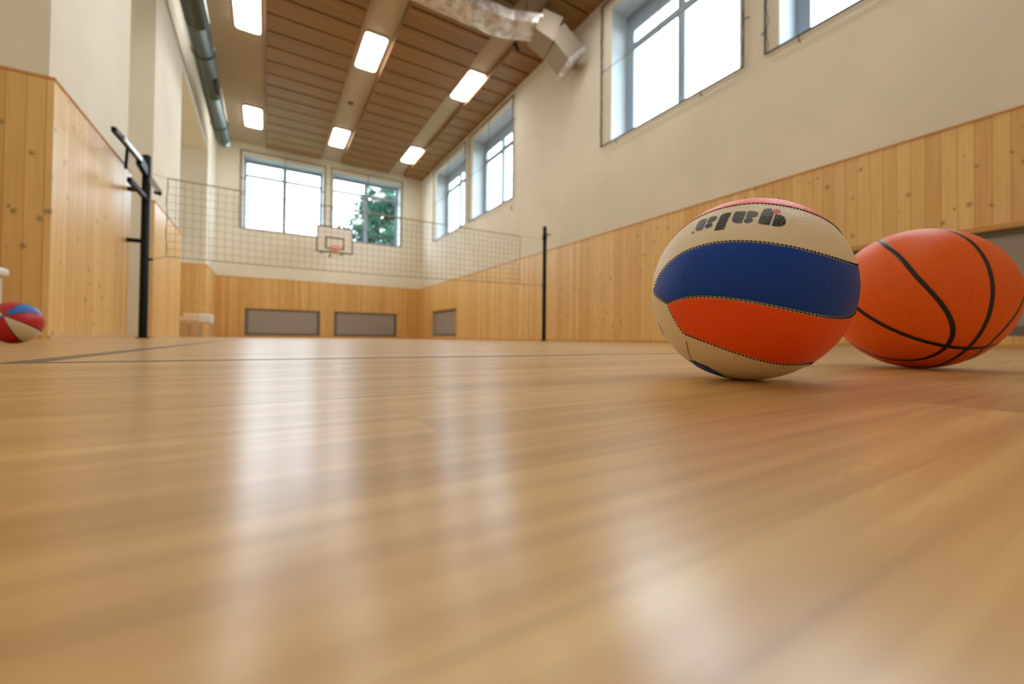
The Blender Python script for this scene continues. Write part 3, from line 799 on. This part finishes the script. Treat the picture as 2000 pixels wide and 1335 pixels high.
# spatial table of seam points for the moulded grooves
grid = {}
for S_ in samples:
    for a, b in zip(S_, S_[1:]):
        for k in range(3):
            p = a.lerp(b, k / 3).normalized(); key = (int((p.x + 2) * 20), int((p.y + 2) * 20), int((p.z + 2) * 20)); grid.setdefault(key, []).append(p)
def groove(d):
    k = (int((d.x + 2) * 20), int((d.y + 2) * 20), int((d.z + 2) * 20)); best = 9
    for i in (-1, 0, 1):
        for j in (-1, 0, 1):
            for l in (-1, 0, 1):
                for p in grid.get((k[0] + i, k[1] + j, k[2] + l), ()):
                    q = (p - d).length_squared
                    if q < best: best = q
    e = math.sqrt(best) * RK
    return -.0016 * math.exp(-(e / .0036) ** 4) if e < .008 else 0.0
def pebble():
    m = mat('basketball_rubber', (240, 104, 34), .46, spec=.3); t = NT(m); o, xyz = t.coords()
    vo = t.n('ShaderNodeTexVoronoi', feature='F1'); t.l(o, vo.inputs['Vector']); vo.inputs['Scale'].default_value = 430; vo.inputs['Randomness'].default_value = .8
    t.l(t.ramp(vo.outputs['Distance'], [(0.2, (246, 112, 26)), (0.75, (238, 98, 20))]), t.b.inputs['Base Color'])
    t.bump(t.math('SUBTRACT', 1.0, vo.outputs['Distance']), .45, .0004); return m
KORANGE = pebble(); KBLACK = mat('channel_black', (16, 12, 12), .38)
kball = thing('basketball', 'orange pebbled basketball with black channels, right of the volleyball', 'ball', (CK.x, CK.y, 0))
o = cube_sphere(RK, 96, groove).build('cover', KORANGE, kball); weld(o); o.location = (0, 0, RK)
def ribbon(curves, R, half, lift, n=360, prof=3):
    m = MB()
    for f in curves:
        P = [f(i / n) for i in range(n)]; vs = []; fs = []; W = 2 * prof + 1
        for i, p in enumerate(P):
            d = (P[(i + 1) % n] - P[i - 1]).normalized(); x = d.cross(p).normalized()
            for j in range(-prof, prof + 1):
                t = j / prof; vs.append((p + x * t * half / R).normalized() * (R + lift + (-.00035 * (1 - t * t))))
        for i in range(n):
            for j in range(W - 1): q = i * W + j; q2 = ((i + 1) % n) * W + j; fs.append((q, q + 1, q2 + 1, q2))
        m.add(vs, fs, smooth=True)
    return m
o = ribbon(CURVES, RK, .0031, -.00035).build('channel', KBLACK, kball); o.location = (0, 0, RK)

# --- red, white and blue ball
RM = .0985; CM = Vector((-1.037, 2.935, RM))
mball = thing('basketball', 'red, white and blue basketball at the left edge beside the white bench', 'ball', (CM.x, CM.y, 0))
mp = lambda x, y: pix_dir(x, y, CM, RM)
pole = mp(7, 617)
ua = mp(60, 610); ua = (ua - pole * ua.dot(pole)).normalized(); va = pole.cross(ua)
MRED = dimpled('ball_red', (190, 22, 34), 400, .4, .4); MWHITE = dimpled('ball_white', (214, 204, 180), 400, .4, .4); MBLUE = dimpled('ball_blue', (10, 104, 190), 400, .4, .4)
def ang(v): v = Vector(v); v = v - pole * v.dot(pole); return math.atan2(v.dot(va), v.dot(ua))
# seams measured round the pole
a_br = ang(mp(60, 610)); a_rw = ang(mp(50, 632)); a_wr = ang(mp(25, 650)); a_rb = ang(mp(34, 596))
def mer(a, k=1): return lambda s: (Quaternion((ua * math.cos(a) + va * math.sin(a)).cross(pole).normalized(), -(.04 + (PI - .08) * s)) @ pole)
seams = [a_rb, a_br, a_rw, a_wr]
print('ball seams', [round(math.degrees(q)) for q in seams])
def norm(a): return (a + PI) % (2 * PI) - PI
dirn = 1 if norm(a_br - a_rb) > 0 else -1
angs = [a_rb, a_rb + dirn * abs(norm(a_br - a_rb)), None, None]
angs[2] = angs[1] + dirn * abs(norm(a_rw - a_br)); angs[3] = angs[2] + dirn * abs(norm(a_wr - a_rw))
rest = 2 * PI - abs(angs[3] - angs[0]); st = rest / 4
alls = angs + [angs[3] + dirn * st * k for k in (1, 2, 3)]
cols_ = [('blue_panel', MBLUE), ('red_panel', MRED), ('white_panel', MWHITE), ('red_panel', MRED), ('blue_panel', MBLUE), ('white_panel', MWHITE), ('red_panel', MRED)]
o = cube_sphere(RM - .0009, 24).build('black_core', BLACK_M, mball); weld(o); o.location = (0, 0, RM)
for i, (nm, mt_) in enumerate(cols_):
    a, b = alls[i], (alls[i + 1] if i + 1 < len(alls) else alls[0] + dirn * 2 * PI); g_ = dirn * .03
    o = shell(mer(a + g_), mer(b - g_), 60, 18, nm, mt_, mball, R=RM, lift=.0); o.location = (0, 0, RM)

# ------------------------------------------------------------------ outside
struct(MB().box(-60, 80, -60, 120, -1.3, -1.2).build('ground', mat('outdoor_ground', (96, 110, 84), .9)))
LEAF = mat('tree_leaves', (22, 78, 58), .6); NT(LEAF).b.inputs['Subsurface Weight'].default_value = 0
BARK = mat('tree_bark', (92, 76, 62), .9)
r = thing('tree', 'leafy green tree outside the right far window', 'tree', (5.9, 26.0, -1.9))
MB().tube([(0, 0, 0), (.05, 0, 3), (-.1, .05, 6), (.0, 0, 9.4)], [.22, .17, .12, .04], 12).build('trunk', BARK, r)
m = MB(); rnd = random.Random(4)
br = []
for k in range(150):
    z = 10.9 - 7.7 * rnd.random() ** .8; a = rnd.uniform(0, 2 * PI); L_ = (.6 + 3.3 * (10.9 - z) / 5.0) * rnd.uniform(.7, 1)
    tip = Vector((L_ * math.cos(a), L_ * math.sin(a), z + .35)); br.append((Vector((0, 0, z - .4)), tip)); m.tube([(0, 0, z - .4), tip * .5 + Vector((0, 0, (z - .4) * .5)), tip], [.04, .02, .006], 5)
m.build('branches', BARK, r)
m = MB()
for p, q in br:
    for k in range(210):
        t = rnd.uniform(.25, 1.08); c = p.lerp(q, t) + Vector((rnd.gauss(0, .2), rnd.gauss(0, .2), rnd.gauss(0, .16)))
        s = rnd.uniform(.07, .14); x = Vector((rnd.gauss(0, 1), rnd.gauss(0, 1), rnd.gauss(0, 1))).normalized(); y = x.cross(Vector((rnd.gauss(0, 1), rnd.gauss(0, 1), rnd.gauss(0, 1)))).normalized()
        n_ = x.cross(y) * s * .15
        m.add([c - x * s, c + y * s * .45 + n_, c + x * s, c - y * s * .45 + n_], [(0, 1, 2, 3)])
m.build('foliage', LEAF, r)['kind'] = 'stuff'
